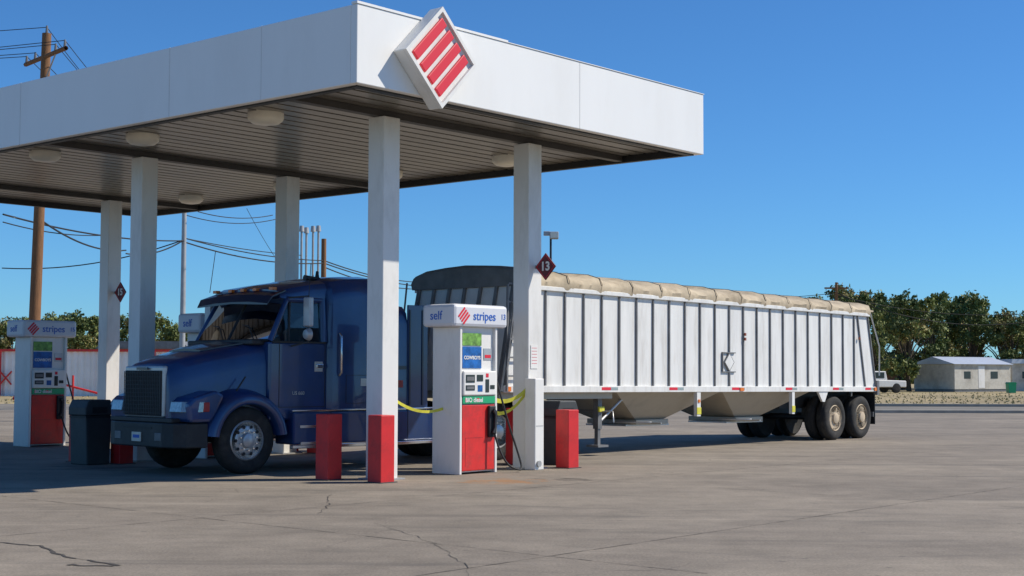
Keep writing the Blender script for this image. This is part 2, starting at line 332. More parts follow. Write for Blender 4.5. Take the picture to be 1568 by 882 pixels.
# ---------------------------------------------------------------- pumps
SW=mat('sign_white',(.68,.69,.72),.4,var=.05)
def pump(u,v,num):
    e=empty('fuel_dispenser',W(u,v),UANG)
    box('side_panel_a',e,(-.43,-.38),(-.29,.29),(0,2.25),'white',.01)
    box('side_panel_b',e,(.38,.43),(-.29,.29),(0,2.25),'white',.01)
    box('core',e,(-.378,.378),(-.24,.24),(.03,2.25),'white')
    for s,nm in ((-1,'front'),(1,'back')):
        def yb(a,b): return (min(s*a,s*b),max(s*a,s*b))
        box('lower_door_'+nm,e,(-.37,.37),yb(.242,.285),(.05,1.06),'redp',.012)
        boxes('door_lines_'+nm,e,[(-.3,.1)+yb(.286,.2875)+(.55,.556),(-.3,-.295)+yb(.286,.2875)+(.12,.55)],'lred')
        box('product_band_'+nm,e,(-.372,.372),yb(.242,.30),(1.075,1.19),'green',.008)
        box('bezel_'+nm,e,(-.375,.375),yb(.242,.32),(1.2,1.58),'white',.02)
        boxes('screens_'+nm,e,[(-.33,-.13)+yb(.321,.326)+(1.40,1.52),(-.33,-.13)+yb(.321,.326)+(1.28,1.36),(-.08,.06)+yb(.321,.326)+(1.42,1.52),(.12,.2)+yb(.321,.326)+(1.25,1.45),(.23,.33)+yb(.321,.326)+(1.30,1.36)],'screen')
        boxes('lcd_'+nm,e,[(-.31,-.15)+yb(.3262,.3275)+(1.43,1.49),(-.31,-.15)+yb(.3262,.3275)+(1.30,1.34)],'rib')
        boxes('labels_'+nm,e,[(-.06,.05)+yb(.321,.3235)+(1.26,1.36)],'poster')
        boxes('card_%s'%nm,e,[(.13,.19)+yb(.321,.324)+(1.48,1.54),(-.05,.0)+yb(.301,.303)+(1.10,1.16),(-.32,-.28)+yb(.301,.303)+(1.10,1.16)],'textred')
        box('poster_'+nm,e,(-.33,.1),yb(.242,.252),(1.62,1.95),'poster'); box('poster_top_'+nm,e,(-.33,.1),yb(.242,.252),(1.97,2.16),'lime')
        boxes('stickers_'+nm,e,[(.16,.34)+yb(.242,.249)+(1.75,1.93)],'alu')
        boxes('stickers_r_'+nm,e,[(.18,.32)+yb(.2495,.2515)+(1.78,1.83)],'textred')
        box('nozzle_boot_'+nm,e,(.20,.35),yb(.286,.34),(.55,1.04),'black',.015)
        prism('nozzle_'+nm,e,[(.22,.62),(.31,.60),(.33,.95),(.27,1.0),(.24,.95),(.28,.9),(.27,.7)],min(s*.35,s*.39),max(s*.35,s*.39),'black',.01)
        tube('hose_'+nm,e,[(.28,s*.37,.62),(.30,s*.40,.45),(.42,s*.50,.12),(.66,s*.55,.03),(.80,s*.5,.05),(.78,s*.42,.30),(.62,s*.36,.75),(.50,s*.3,1.2),(.44,s*.2,1.6)],.016,'wire')
    text('band_text',e,'BIO diesel',(-.12,-.303,1.13),.095,'white','-y',.002)
    text('poster_text',e,'COWBOYS',(-.115,-.254,1.78),.075,'white','-y',.002)
    box('topper_sign',e,(-.62,.62),(-.34,.34),(2.252,2.6),SW,.05)
    text('brand_text',e,'stripes',(.07,-.343,2.42),.195,'textblue','-y',.001); text('pump_number',e,num,(.51,-.343,2.42),.12,'textblue','-y',.001)
    text('self_text',e,'self',(-.623,.04,2.42),.19,'textblue','-x',.001)
    rbars('brand_mark',e,[inplane(-.40,2.42,0,0,-.1,.1,z-.016,z+.016,-.346,-.342,R(45)) for z in (.075,.025,-.025,-.075)],'textred')
    return e
pump(1.84,.05,'13'); pump(1.75,6.15,'14'); pump(1.72,11.95,'15')
e=empty('notice_plate',W(3.28,-.168),UANG); box('plate',e,(-.11,.06),(-.006,-.001),(1.62,2.0),'white'); boxes('print',e,[(-.09,.04,-.008,-.0065,1.95-i*.05,1.956-i*.05) for i in range(6)],'textred')
def ribbon(name,pts,w,m):
    vs=[];fs=[]
    for i,p in enumerate(pts):
        a=i*.45; d=Vector((0.25*math.sin(a),0.25*math.cos(a),1)).normalized()*w
        vs+=[tuple(Vector(p)-d),tuple(Vector(p)+d)]
    for i in range(len(pts)-1): fs.append((2*i,2*i+1,2*i+3,2*i+2))
    return mobj(name,vs,fs,m,None,smooth=60)
def seg(a,b,n,s): return [tuple(Vector(a).lerp(Vector(b),i/n)-Vector((0,0,s*4*(i/n)*(1-i/n)))) for i in range(n+1)]
ribbon('caution_tape',seg(W(2.28,-.1,1.15),W(3.1,-.19,1.32),10,.12),.035,'yellow')
ribbon('caution_tape',seg(W(2.28,.1,1.05),W(3.1,-.17,1.28),10,.25),.03,'yellow')
ribbon('caution_tape',seg(W(.17,.0,1.2),W(1.4,.1,1.0),10,.12),.022,'yellow')
ribbon('caution_tape',seg(W(3.1,-.19,1.3),W(3.12,-.2,.95),5,0),.03,'yellow')

# ---------------------------------------------------------------- wheels
def wheel(p,x,yo,z,side,rimm,name,Rr=.51,dual=False):
    s=side
    def one(y0,nm,show):
        w=.27
        prof=[(.30,.03),(.35,.0),(.45,.005),(.49,.03),(.51,.06),(.51,w-.06),(.49,w-.03),(.45,w),(.30,w-.03)]
        pr=[(r*Rr/.51,-s*a) for r,a in prof]
        lathe('tire_'+nm,p,pr,(x,y0,z),'tire')
        lathe('tread_'+nm,p,[(Rr+.001,-s*(.10)),(Rr+.008,-s*.11),(Rr+.008,-s*.16),(Rr+.001,-s*.17)],(x,y0,z),'tire')
        if show:
            if dual: pr=[(.305,.03),(.29,.01),(.275,.03),(.262,.07),(.20,.08),(.15,.08),(.13,.05),(.12,-.01),(.06,-.03),(.0,-.03)]
            else: pr=[(.305,.03),(.285,.01),(.27,.04),(.25,.05),(.20,.02),(.15,.02),(.12,.02),(.11,-.04),(.06,-.06),(.0,-.06)]
            lathe('rim_'+nm,p,[(r,-s*a) for r,a in pr],(x,y0,z),rimm)
            hy=.078 if dual else .022
            vs=[];fs=[]
            for k in range(10):
                a=2*math.pi*k/10; c=(x+.212*math.cos(a),z+.212*math.sin(a)); o=len(vs)
                yy=y0-s*(hy-.012)
                vs+=[(c[0]+.027*math.cos(t),yy,c[1]+.027*math.sin(t)) for t in [2*math.pi*j/10 for j in range(10)]]; fs.append(tuple(range(o,o+10)))
            mobj('hand_holes_'+nm,vs,fs,'wire',p)
            for k in range(10):
                a=2*math.pi*(k+.5)/10; cx=x+.15*math.cos(a); cz=z+.15*math.sin(a); yy=y0-s*(hy-.02)
                cyl('lug',p,(cx,yy,cz),(cx,yy+s*.03,cz),.014,.012,'chrome' ,6)
        else: lathe('disc_'+nm,p,[(.305,-s*.14),(.0,-s*.14)],(x,y0,z),rimm)
    one(yo,name,True)
    if dual: one(yo-s*.32,name+'_inner',False)

# ---------------------------------------------------------------- trailer
tr=empty('grain_hopper_trailer',W(3.97,2.36,.10),UANG)
tr.rotation_mode='QUATERNION'
tr.rotation_quaternion=(Matrix.Rotation(UANG,4,'Z')@Matrix.Rotation(.0072,4,'Y')).to_quaternion()
L=13.85; zb,zt=1.13,2.98; hw=1.22
def xfront(z): return .38*(z-zb)/(zt-zb)
def xback(z): return L-.42*(z-zb)/(zt-zb)
prism('body',tr,[(0,zb),(L,zb),(xback(zt),zt),(xfront(zt),zt)],-hw,hw,'trailer')
rl=[]
NR=25
for i in range(NR+1):
    t=i/NR; xb=.03+t*(L-.06); xt=xfront(zt)+.02+t*(xback(zt)-xfront(zt)-.04)
    if 0.04<t<.96: xt=xb=max(xfront(zt)+.05,min(xback(zt)-.05,.03+t*(L-.06)))
    w=.017
    for sd in (-1,1):
        y0,y1=sorted((sd*(hw+.001),sd*(hw+.032)))
        rl.append([(xb-w,y0,zb+.1),(xb+w,y0,zb+.1),(xb+w,y1,zb+.1),(xb-w,y1,zb+.1),(xt-w,y0,zt-.06),(xt+w,y0,zt-.06),(xt+w,y1,zt-.06),(xt-w,y1,zt-.06)])
rbars('side_ribs',tr,rl,'rib')
boxes('bottom_rail',tr,[(.0,L,-hw-.05,-hw-.002,zb-.02,zb+.098),(.0,L,hw+.002,hw+.05,zb-.02,zb+.098)],'trailer',.008)
boxes('top_rail',tr,[(xfront(zt)-.02,xback(zt)+.02,-hw-.06,-hw-.002,zt-.058,zt+.02),(xfront(zt)-.02,xback(zt)+.02,hw+.002,hw+.06,zt-.058,zt+.02)],'trailer',.008)
tl=[];wl=[]
for x in (.3,2.75,4.95,7.25,9.45,11.6,13.2):
    tl.append((x,x+.28,-hw-.053,-hw-.0505,zb+.02,zb+.075)); wl.append((x+.285,x+.5,-hw-.053,-hw-.0505,zb+.02,zb+.075))
boxes('reflective_tape_red',tr,tl,'textred'); boxes('reflective_tape_white',tr,wl,'chrome')
boxes('marker_lights',tr,[(7.55,7.7,-hw-.07,-hw-.054,zb-.0,zb+.07),(.05,.15,-hw-.07,-hw-.051,zb+.0,zb+.08),(13.65,13.8,-hw-.07,-hw-.051,zb+.0,zb+.08)],'orange')
boxes('rivets_dots',tr,[(x,x+.05,-hw-.062,-hw-.033,z,z+.06) for x,z in ((7.75,2.3),(12.9,2.35),(7.75,2.2))],mat('rust_dot',(.25,.06,.03)))
px0=6.95
boxes('placard_post',tr,[(px0-.03,px0+.47,-hw-.036,-hw-.002,1.52,1.54),(px0-.03,px0+.47,-hw-.036,-hw-.002,1.92,1.94),(px0-.03,px0-.01,-hw-.036,-hw-.002,1.541,1.919)],'rib')
rbars('placard',tr,[inplane(px0+.22,1.73,0,0,-.12,.12,-.12,.12,-hw-.044,-hw-.0375,R(45))],'trailer',.003); rbars('placard_rim',tr,[inplane(px0+.22,1.73,0,0,-.14,.14,-.14,.14,-hw-.037,-hw-.03,R(45))],'rib')
fb=[]
for y in [-1.14+i*.38 for i in range(7)]:
    fb.append([(-.05,y-.03,zb),(-.005,y-.03,zb),(-.005,y+.03,zb),(-.05,y+.03,zb),(.33,y-.03,zt),(.375,y-.03,zt),(.375,y+.03,zt),(.33,y+.03,zt)])
rbars('front_ribs',tr,fb,'rib')
secs=[]
prof=[(-1.28,-.03),(-1.31,.10),(-1.25,.225),(-.97,.31),(-.5,.355),(0,.38),(.5,.355),(.97,.31),(1.25,.225),(1.31,.10),(1.28,-.03)]
N=208
for i in range(N+1):
    t=i/N; x=xfront(zt)+.35+t*(xback(zt)-xfront(zt)-.33)
    bow=abs(math.sin(t*math.pi*13)); sag=-(.075*(bow**.75))+.025+random.uniform(-.008,.008)
    drop=-.06*t; wv=.012*math.sin(t*61)+.01*math.sin(t*143)
    secs.append([(x,y*(1+random.uniform(-.005,.005)-(0.02*bow if abs(y)>1.2 else 0)),zt+(z+sag*(1 if z>.15 else .1)+drop*(z/.38)+(wv if 0<z<.15 else 0))) for y,z in prof])
loft('tarp_cover',tr,secs,'canvas',closed=False,cap=False,smooth=50)
mobj('tarp_end',secs[-1],[tuple(range(len(prof)))],'canvas',tr)
# sewn seams over the bows
for i in range(1,13):
    t=i/13; x=xfront(zt)+.35+t*(xback(zt)-xfront(zt)-.33); dr=-.06*t
    loft('tarp_seam_%d'%i,tr,[[(x+dx_,y*1.008,zt+z+.034+dr*(z/.38)) for y,z in prof] for dx_ in (-.012,.012)],'canvas2',closed=False,cap=False,smooth=50)
sc=[]
for x,k in ((.30,.80),(.36,1.0),(.75,1.06)):
    sc.append([(x,y*1.005,zt+(z*k if z>0 else z)+.02) for y,z in prof])
loft('front_cap',tr,sc,'canvasd',closed=True,cap=True,smooth=50)
for s in (-1,1):
    tube('tarp_crank_%s'%('a' if s<0 else 'b'),tr,[(.2,s*1.32,3.1),(.15,s*1.33,2.6),(-.02,s*1.32,1.5)],.018,'rib',smooth=False)
boxes('ladder',tr,[(.02,.06,-1.30,-1.27,zb,zt),(.42,.45,-1.30,-1.27,zb+.2,zt)]+[(.061,.419,-1.295,-1.275,zb+.25+i*.32,zb+.28+i*.32) for i in range(6)],'rib')
def hopper(nm,xa,xb,cx):
    v=[(xa,-1.15,zb-.01),(xb,-1.15,zb-.01),(xb,1.15,zb-.01),(xa,1.15,zb-.01),(cx-.5,-.55,.56),(cx+.5,-.55,.56),(cx+.5,.55,.56),(cx-.5,.55,.56)]
    mobj('hopper_'+nm,v,BF,'hopper',tr)
    box('chute_'+nm,tr,(cx-.56,cx+.56),(-.62,.62),(.46,.555),'hopper',.01)
    box('chute_gate_'+nm,tr,(cx-.75,cx+.75),(-.5,.5),(.425,.458),'alu')
    tube('gate_handle_'+nm,tr,[(cx-.9,-.2,.5),(cx-.9,-1.1,.52),(cx-.8,-1.15,.52)],.02,'alu',smooth=False)
    cyl('gate_crank_'+nm,tr,(cx-.6,-1.25,.5),(cx-.6,-.5,.5),.018,.018,'alu')
hopper('fore',3.35,7.0,5.3); hopper('aft',7.05,10.75,9.0)
box('nose_pan',tr,(.05,3.3),(-1.1,1.1),(zb-.14,zb-.012),'hopper')
boxes('frame_rails',tr,[(10.4,L-.1,-.55,-.45,.72,zb-.02),(10.4,L-.1,.45,.55,.72,zb-.02)],'black')
boxes('side_struts',tr,[(5.95,6.08,-1.26,-1.18,.62,zb-.022),(9.75,9.86,-1.26,-1.18,.62,zb-.022)],'trailer')
prism('fender_bracket',tr,[(10.95,zb-.022),(11.4,zb-.022),(11.25,.88),(11.15,.88)],-1.25,-1.2,'trailer')
boxes('caution_labels',tr,[(5.94,6.09,-1.268,-1.261,.66,.80),(9.74,9.87,-1.268,-1.261,.66,.80)],'yellow'); boxes('reflectors',tr,[(5.98,6.05,-1.275,-1.262,.9,.96)],'orange')
for s in (-1,1):
    box('landing_leg_%d'%(s+1),tr,(2.98,3.10),(s*.95-.06,s*.95+.06),(.42,zb-.14),'rib'); box('landing_leg_in_%d'%(s+1),tr,(3.0,3.08),(s*.95-.04,s*.95+.04),(.12,.42),'rib')
    box('landing_foot_%d'%(s+1),tr,(2.88,3.20),(s*.95-.14,s*.95+.14),(.08,.12),'rib')
boxes('landing_braces',tr,[(3.0,3.08,-.88,.88,.72,.78)],'rib')
tube('landing_strut',tr,[(3.1,-.95,.55),(3.9,-.95,zb-.1)],.03,'alu',smooth=False); tube('landing_crank',tr,[(3.05,-1.0,.75),(3.05,-1.3,.75),(3.05,-1.32,.55)],.015,'alu',smooth=False)
box('landing_gearbox',tr,(2.96,3.12),(-1.06,-1.012),(.74,.84),'yellow' ,.01)
for i,(x,zw) in enumerate(((11.83,.495),(13.13,.505))):
    wheel(tr,x,-1.22,zw,-1,'rim2','n%d'%i,dual=True); wheel(tr,x,1.22,zw,1,'rim2','f%d'%i,dual=True)
    cyl('axle_%d'%i,tr,(x,-.9,.51),(x,.9,.51),.07,.07,'black')
boxes('suspension',tr,[(11.5,13.5,-.62,-.5,.55,.75),(11.5,13.5,.5,.62,.55,.75)],'black')
boxes('mud_flaps',tr,[(13.78,13.80,-1.22,-.62,.32,1.1),(13.78,13.80,.62,1.22,.32,1.1)],'black')
boxes('rear_bumper',tr,[(L-.12,L-.0,-1.2,1.2,.5,.62),(L-.12,L,-.6,-.52,.63,zb-.03),(L-.12,L,.52,.6,.63,zb-.03)],'rib')
boxes('rear_posts',tr,[(L-.08,L+.02,-1.30,-1.20,zb-.1,zb+.25)],'rib'); tube('tarp_arm',tr,[(xback(zt)+.03,-1.27,3.05),(L+.04,-1.3,2.2),(L+.02,-1.3,1.5)],.016,'alu',smooth=False)
box('rear_hook',tr,(xback(zt),xback(zt)+.22),(-1.27,-1.21),(zt+.06,zt+.1),'canvas')

# ---------------------------------------------------------------- tractor
tk=empty('semi_truck',W(-1.75,3.46),UANG-R(5))
def hsec(x,w,zb_,zt_,e=0.0):
    return [(x,-w*1.03,zb_),(x,-w*1.01,zt_-.36),(x,-w*.97,zt_-.14),(x,-w*.89,zt_-.04),(x,-w*.65,zt_+.01),(x,0,zt_+.03),(x,w*.65,zt_+.01),(x,w*.89,zt_-.04),(x,w*.97,zt_-.14),(x,w*1.01,zt_-.36),(x,w*1.03,zb_)]
loft('hood',tk,[hsec(.10,.62,.85,1.60),hsec(.13,.65,.85,1.66),hsec(.4,.71,.88,1.76),hsec(.8,.79,.9,1.86),hsec(1.2,.88,.95,1.95),hsec(1.66,.99,.95,2.03)],'blue',smooth=50)
box('cowl',tk,(1.38,1.75),(-.93,.93),(1.975,2.055),'black',.02)
loft('hood_top_panel',tk,[[(x,-w,z),(x,0,z+.035),(x,w,z),(x,w,z-.02),(x,-w,z-.02)] for x,w,z in ((.75,.45,1.885),(1.05,.55,1.945),(1.4,.68,2.01))],'blue2')
boxes('hood_seams',tk,[(1.66,1.675,-1.05,1.05,.96,1.7)],'wire')
box('grille_surround',tk,(.05,.14),(-.57,.57),(.86,1.64),'alu',.03); box('grille',tk,(.03,.10),(-.53,.53),(.89,1.57),'wire',.01)
boxes('grille_bars',tk,[(.020,.029,-.52+i*.05,-.51+i*.05,.90,1.56) for i in range(22)]+[(.018,.0285,-.525,.525,.93+i*.06,.936+i*.06) for i in range(11)],'can')
box('grille_badge',tk,(.015,.03),(-.16,.16),(1.58,1.62),'blue2')
for s in (-1,1):
    nm='near' if s<0 else 'far'
    prism('fender_nose_'+nm,tk,[(.14,.80),(.12,1.08),(.22,1.17),(.60,1.28),(.75,1.20),(.62,.95),(.52,.80)],min(s*1.17,s*.5),max(s*1.17,s*.5),'blue',.05)
    secs=[]
    for k in range(21):
        a=R(174-k*8.4); r=.66
        sec=[(s*1.2,r-.10),(s*1.2,r-.02),(s*1.16,r+.035),(s*1.05,r+.085),(s*.85,r+.13),(s*.6,r+.16),(s*.6,r-.12),(s*1.18,r-.12)]
        secs.append([(1.2+q*math.cos(a)*1.02,y,.52+q*math.sin(a)) for y,q in sec])
    loft('fender_'+nm,tk,secs,'blue',smooth=60)
    hv=[(.075,s*.70),(.075,s*1.02),(.16,s*1.14),(.36,s*1.19),(.36,s*.9),(.2,s*.7)]
    n6=len(hv); mobj('headlight_'+nm,[(a,b,.95) for a,b in hv]+[(a+.03,b,1.11) for a,b in hv],[tuple(range(n6)),tuple(range(n6,2*n6))]+[(i,(i+1)%n6,n6+(i+1)%n6,n6+i) for i in range(n6)],'headl',tk,bevel=.01)
    box('turn_signal_'+nm,tk,(.365,.47),(min(s*1.192,s*1.1),max(s*1.192,s*1.1)),(.96,1.10),'lred',.01)
    wheel(tk,1.2,s*1.12,.51,s,'rim',nm)
    for i,x in enumerate((6.4,7.7)): wheel(tk,x,s*1.2,.51,s,'rim','d%s%d'%(nm,i),dual=True)
bp=[(-.04,-.70),(.02,-.92),(.16,-1.06),(.48,-1.14),(.48,-1.04),(.2,-.9),(.2,.9),(.48,1.04),(.48,1.14),(.16,1.06),(.02,.92),(-.04,.70)]
n=len(bp)
mobj('bumper',[(a,b,.42) for a,b in bp]+[(a,b,.79) for a,b in bp],[tuple(range(n)),tuple(range(n,2*n))]+[(i,(i+1)%n,n+(i+1)%n,n+i) for i in range(n)],'black',tk,bevel=.02)
box('bumper_top',tk,(.0,.3),(-.9,.9),(.795,.86),'black',.01)
box('license_plate',tk,(-.055,-.042),(-.12,.15),(.50,.64),'alu'); boxes('plate_print',tk,[(-.058,-.0555,-.08,.11,.55,.6)],'textblue')
boxes('fog_lights',tk,[(-.05,-.03,-.68,-.5,.52,.64),(-.05,-.03,.5,.68,.52,.64)],'rib',.01)
boxes('bumper_slots',tk,[(-.045,-.039,-.42,.42,.69,.73)],'wire')
CX=1.60
prism('cab_lower',tk,[(CX,.80),(CX,2.03),(2.72,2.03),(2.72,.80)],-1.08,1.08,'blue',.04)
for s in (-1,1):
    nm='near' if s<0 else 'far'
    def beam(name,a,b,w,m='blue'):
        tube(name,tk,[a,b],w,m,smooth=False)
    beam('a_pillar_'+nm,(CX+.03,s*1.04,2.03),(2.0,s*.97,2.72),.045)
    beam('b_pillar_'+nm,(2.66,s*1.05,2.03),(2.66,s*1.0,2.72),.06)
    beam('door_top_'+nm,(1.97,s*.98,2.70),(2.7,s*1.0,2.70),.05)
    beam('quarter_post_'+nm,(1.98,s*1.045,2.03),(2.04,s*.985,2.68),.018,'black')
    mobj('side_glass_'+nm,[(CX+.08,s*1.035,2.04),(2.62,s*1.04,2.04),(2.62,s*.99,2.68),(2.02,s*.965,2.68)],[(0,1,2,3)],'glass',tk)
    boxes('window_sill_'+nm,tk,[(CX+.05,2.68,min(s*1.03,s*1.095),max(s*1.03,s*1.095),2.005,2.035)],'wire')
    boxes('door_seams_'+nm,tk,[(1.78,1.79,min(s*1.079,s*1.084),max(s*1.079,s*1.084),1.0,2.0),(2.66,2.67,min(s*1.079,s*1.084),max(s*1.079,s*1.084),1.0,2.0),(1.79,2.66,min(s*1.079,s*1.084),max(s*1.079,s*1.084),1.0,1.01)],'wire')
    tube('mirror_arm_'+nm,tk,[(2.0,s*1.02,2.72),(2.10,s*1.40,2.74),(2.10,s*1.40,2.02),(2.0,s*1.10,1.96)],.015,'can',smooth=False)
    box('mirror_'+nm,tk,(2.05,2.13),(min(s*1.32,s*1.50),max(s*1.32,s*1.50)),(2.26,2.72),'mirror',.02)
    lathe_s=[[(2.03+q,s*1.405+math.cos(t)*r,2.14+math.sin(t)*r) for t in [2*math.pi*j/18 for j in range(18)]] for r,q in ((.02,0),(.07,.01),(.095,.05),(.1,.08))]
    loft('convex_mirror_'+nm,tk,lathe_s,'mirror')
    tube('fender_mirror_arm_'+nm,tk,[(1.0,s*1.08,1.26),(1.15,s*1.1,1.48)],.012,'wire',smooth=False)
    box('handle_%s'%nm,tk,(2.48,2.62),(min(s*1.12,s*1.082),max(s*1.12,s*1.082)),(1.62,1.68),'chrome',.01); box('handle_plate_%s'%nm,tk,(2.46,2.62),(min(s*1.088,s*1.081),max(s*1.088,s*1.081)),(1.56,1.72),'alu',.01)
    tube('grab_rail_'+nm,tk,[(2.86,s*1.2,1.5),(2.86,s*1.26,1.55),(2.86,s*1.26,2.12),(2.86,s*1.2,2.17)],.018,'chrome',smooth=False)
dx=-.22
mobj('windshield',[(1.83+dx,-1.02,2.05),(1.78+dx,-.5,2.05),(1.77+dx,0,2.05),(1.78+dx,.5,2.05),(1.83+dx,1.02,2.05),(1.99,.95,2.72),(1.93,.5,2.72),(1.92,0,2.72),(1.93,-.5,2.72),(1.99,-.95,2.72)],[(0,1,8,9),(1,2,7,8),(2,3,6,7),(3,4,5,6)],'glass',tk,smooth=60)
tube('windshield_divider',tk,[(1.545,0,2.05),(1.915,0,2.72)],.018,'wire',smooth=False)
tube('windshield_base',tk,[(1.61,-1.03,2.05),(1.555,-.5,2.05),(1.545,0,2.05),(1.555,.5,2.05),(1.61,1.03,2.05)],.02,'wire',smooth=False)
for y0 in (-.75,.1): tube('wiper',tk,[(1.52,y0,2.07),(1.64,y0+.3,2.28),(1.66,y0+.5,2.30)],.008,'wire',smooth=False)
def rsec(x,w,z0,z1): return [(x,-w,z0),(x,-w,z1-.16),(x,-w*.95,z1-.06),(x,-w*.8,z1-.01),(x,0,z1+.02),(x,w*.8,z1-.01),(x,w*.95,z1-.06),(x,w,z1-.16),(x,w,z0)]
loft('cab_roof',tk,[rsec(1.86,.98,2.72,2.87),rsec(1.98,1.0,2.70,2.92),rsec(2.4,1.02,2.70,3.0),rsec(2.72,1.04,2.70,3.04)],'blue',smooth=40)
loft('sun_visor',tk,[[(x,-w,z),(x,-w*.5,z+.04),(x,0,z+.05),(x,w*.5,z+.04),(x,w,z),(x,w,z-.02),(x,0,z+.02),(x,-w,z-.02)] for x,w,z in ((1.60,1.0,2.62),(1.68,1.03,2.74),(1.95,1.0,2.84))],'blue2',smooth=30)
boxes('roof_markers',tk,[(1.80,1.88,y-.05,y+.05,2.845,2.89) for y in (-.8,-.35,0,.35,.8)],'orange')
box('cab_back',tk,(2.70,2.74),(-1.0,1.0),(2.03,2.70),'seat'); 
for y in (-.55,.55): box('seat',tk,(2.4,2.52),(y-.24,y+.24),(1.9,2.45),'seat',.05)
box('dashboard',tk,(1.66,1.9),(-.95,.95),(2.0,2.10),'wire',.03)
def ssec(x,w,z1,z0=.95): return [(x,-w,z0),(x,-w,z1-.35),(x,-w*.97,z1-.16),(x,-w*.88,z1-.05),(x,-w*.6,z1),(x,0,z1+.02),(x,w*.6,z1),(x,w*.88,z1-.05),(x,w*.97,z1-.16),(x,w,z1-.35),(x,w,z0)]
loft('sleeper',tk,[ssec(2.70,1.08,2.98),ssec(2.76,1.16,3.04),ssec(2.9,1.2,3.08),ssec(3.2,1.2,3.12),ssec(3.6,1.2,3.14),ssec(3.85,1.2,3.10),ssec(3.95,1.18,2.74),ssec(4.3,1.18,2.70)],'blue',smooth=35)
boxes('side_extender',tk,[(4.3,4.74,-1.2,-1.16,.9,2.68),(4.3,4.74,1.16,1.2,.9,2.68)],'blue',.01)
boxes('sleeper_trim',tk,[(4.32,4.35,-1.215,-1.2,1.0,2.6),(4.6,4.63,-1.215,-1.2,1.0,2.6),(4.05,4.28,-1.19,-1.178,1.6,1.66)],'blue2')
boxes('sleeper_locker',tk,[(3.0,3.6,-1.206,-1.198,1.05,1.056),(3.0,3.6,-1.206,-1.198,1.5,1.506),(3.0,3.006,-1.206,-1.198,1.056,1.5),(3.6,3.606,-1.206,-1.198,1.05,1.506)],'wire')
boxes('decals',tk,[(3.3,3.42,-1.205,-1.2005,1.33,1.45)],'alu'); boxes('decal_red',tk,[(4.1,4.2,-1.195,-1.181,1.3,1.42)],'lred')
text('door_lettering',tk,'US 660',(2.15,-1.086,1.22),.08,'alu','-y')
for s in (-1,1):
    nm='near' if s<0 else 'far'
    prism('side_skirt_'+nm,tk,[(1.98,.42),(1.98,.93),(4.9,.93),(4.9,.42)],min(s*1.2,s*.7),max(s*1.2,s*.7),'blue',.03)
    boxes('skirt_trim_'+nm,tk,[(1.95,4.95,min(s*1.23,s*1.15),max(s*1.23,s*1.15),.36,.415),(1.95,4.95,min(s*1.215,s*1.18),max(s*1.215,s*1.18),.935,.965)],'chrome',.008)
    boxes('steps_'+nm,tk,[(2.1,2.6,min(s*1.235,s*1.15),max(s*1.235,s*1.15),.42,.46),(2.1,2.6,min(s*1.215,s*1.15),max(s*1.215,s*1.15),.68,.72)],'chrome')
    boxes('skirt_seams_'+nm,tk,[(x,x+.01,min(s*1.204,s*1.198),max(s*1.204,s*1.198),.45,.92) for x in (2.7,3.5,4.3)],'wire')
    box('rear_fender_bracket_'+nm,tk,(8.3,8.32),(min(s*1.2,s*.6),max(s*1.2,s*.6)),(.35,1.0),'black')
boxes('frame_rails',tk,[(.3,8.3,-.43,-.35,.68,.92),(.3,8.3,.35,.43,.68,.92)],'black'); box('fifth_wheel',tk,(6.5,7.5),(-.45,.45),(.93,1.05),'black',.03)
box('engine',tk,(.3,1.9),(-.34,.34),(.5,1.0),'wire'); cyl('front_axle',tk,(1.2,-.9,.5),(1.2,.9,.5),.06,.06,'black')
for i,x in enumerate((6.4,7.7)): cyl('drive_axle_%d'%i,tk,(x,-.9,.5),(x,.9,.5),.12,.12,'black')
cyl('air_horn',tk,(2.6,-.6,3.08),(2.9,-.6,3.08),.05,.02,'black'); cyl('roof_antenna',tk,(3.0,-.4,3.1),(3.0,-.4,3.22),.04,.02,'wire')
tube('antenna',tk,[(2.1,-1.4,2.7),(2.12,-1.42,3.25)],.006,'wire',smooth=False)
boxes('exhaust_bracket',tk,[(4.8,4.95,.6,.8,.9,2.6)],'rib')

# ---------------------------------------------------------------- utility poles and wires
def pole(name,x,y,h,r0,r1,m,lean=(0,0)):
    e=empty(name,(x,y,0)); cyl('shaft',e,(0,0,-.1),(lean[0],lean[1],h),r0,r1,m); return e
p1=pole('utility_pole',-14.85,45,12.1,.19,.14,'wood',(.25,0))
d=Vector((2.1,-2.5,0)).normalized()
def arm(e,c,half,z,w=.07):
    a=Vector(c)-d*half; b=Vector(c)+d*half; tube('crossarm',e,[(a.x,a.y,z),(b.x,b.y,z)],w,'wood',smooth=False,res=1)
arm(p1,(.25,-.1,0),1.6,11.35)
tube('brace',p1,[(.22,0,10.6),(.25+d.x*.8,-.1+d.y*.8,11.3)],.025,'steel',smooth=False)
for k in (-1.5,-.8,.8,1.5): cyl('insulator',p1,(.25+d.x*k,-.1+d.y*k,11.4),(.25+d.x*k,-.1+d.y*k,11.62),.05,.03,'rib',8)
cyl('top_insulator',p1,(.25,0,12.1),(.25,0,12.35),.05,.03,'rib',8)
p2=pole('lamp_pole',-13.6,60,9.5,.13,.09,'steel')
p3=pole('utility_pole',-9.1,70,7.95,.15,.12,'wood')
for i,(px,hh) in enumerate(((460,8.3),(466,8.25),(475,8.35),(482,8.4))):
    e=pole('metal_pole',(px-784)/2228*70,70+i*.3,hh,.055,.055,'steel'); cyl('cap',e,(0,0,hh),(0,0,hh+.28),.13,.10,'steel',10)
e=pole('flood_light_pole',1.6,60,7.1,.05,.045,'black')
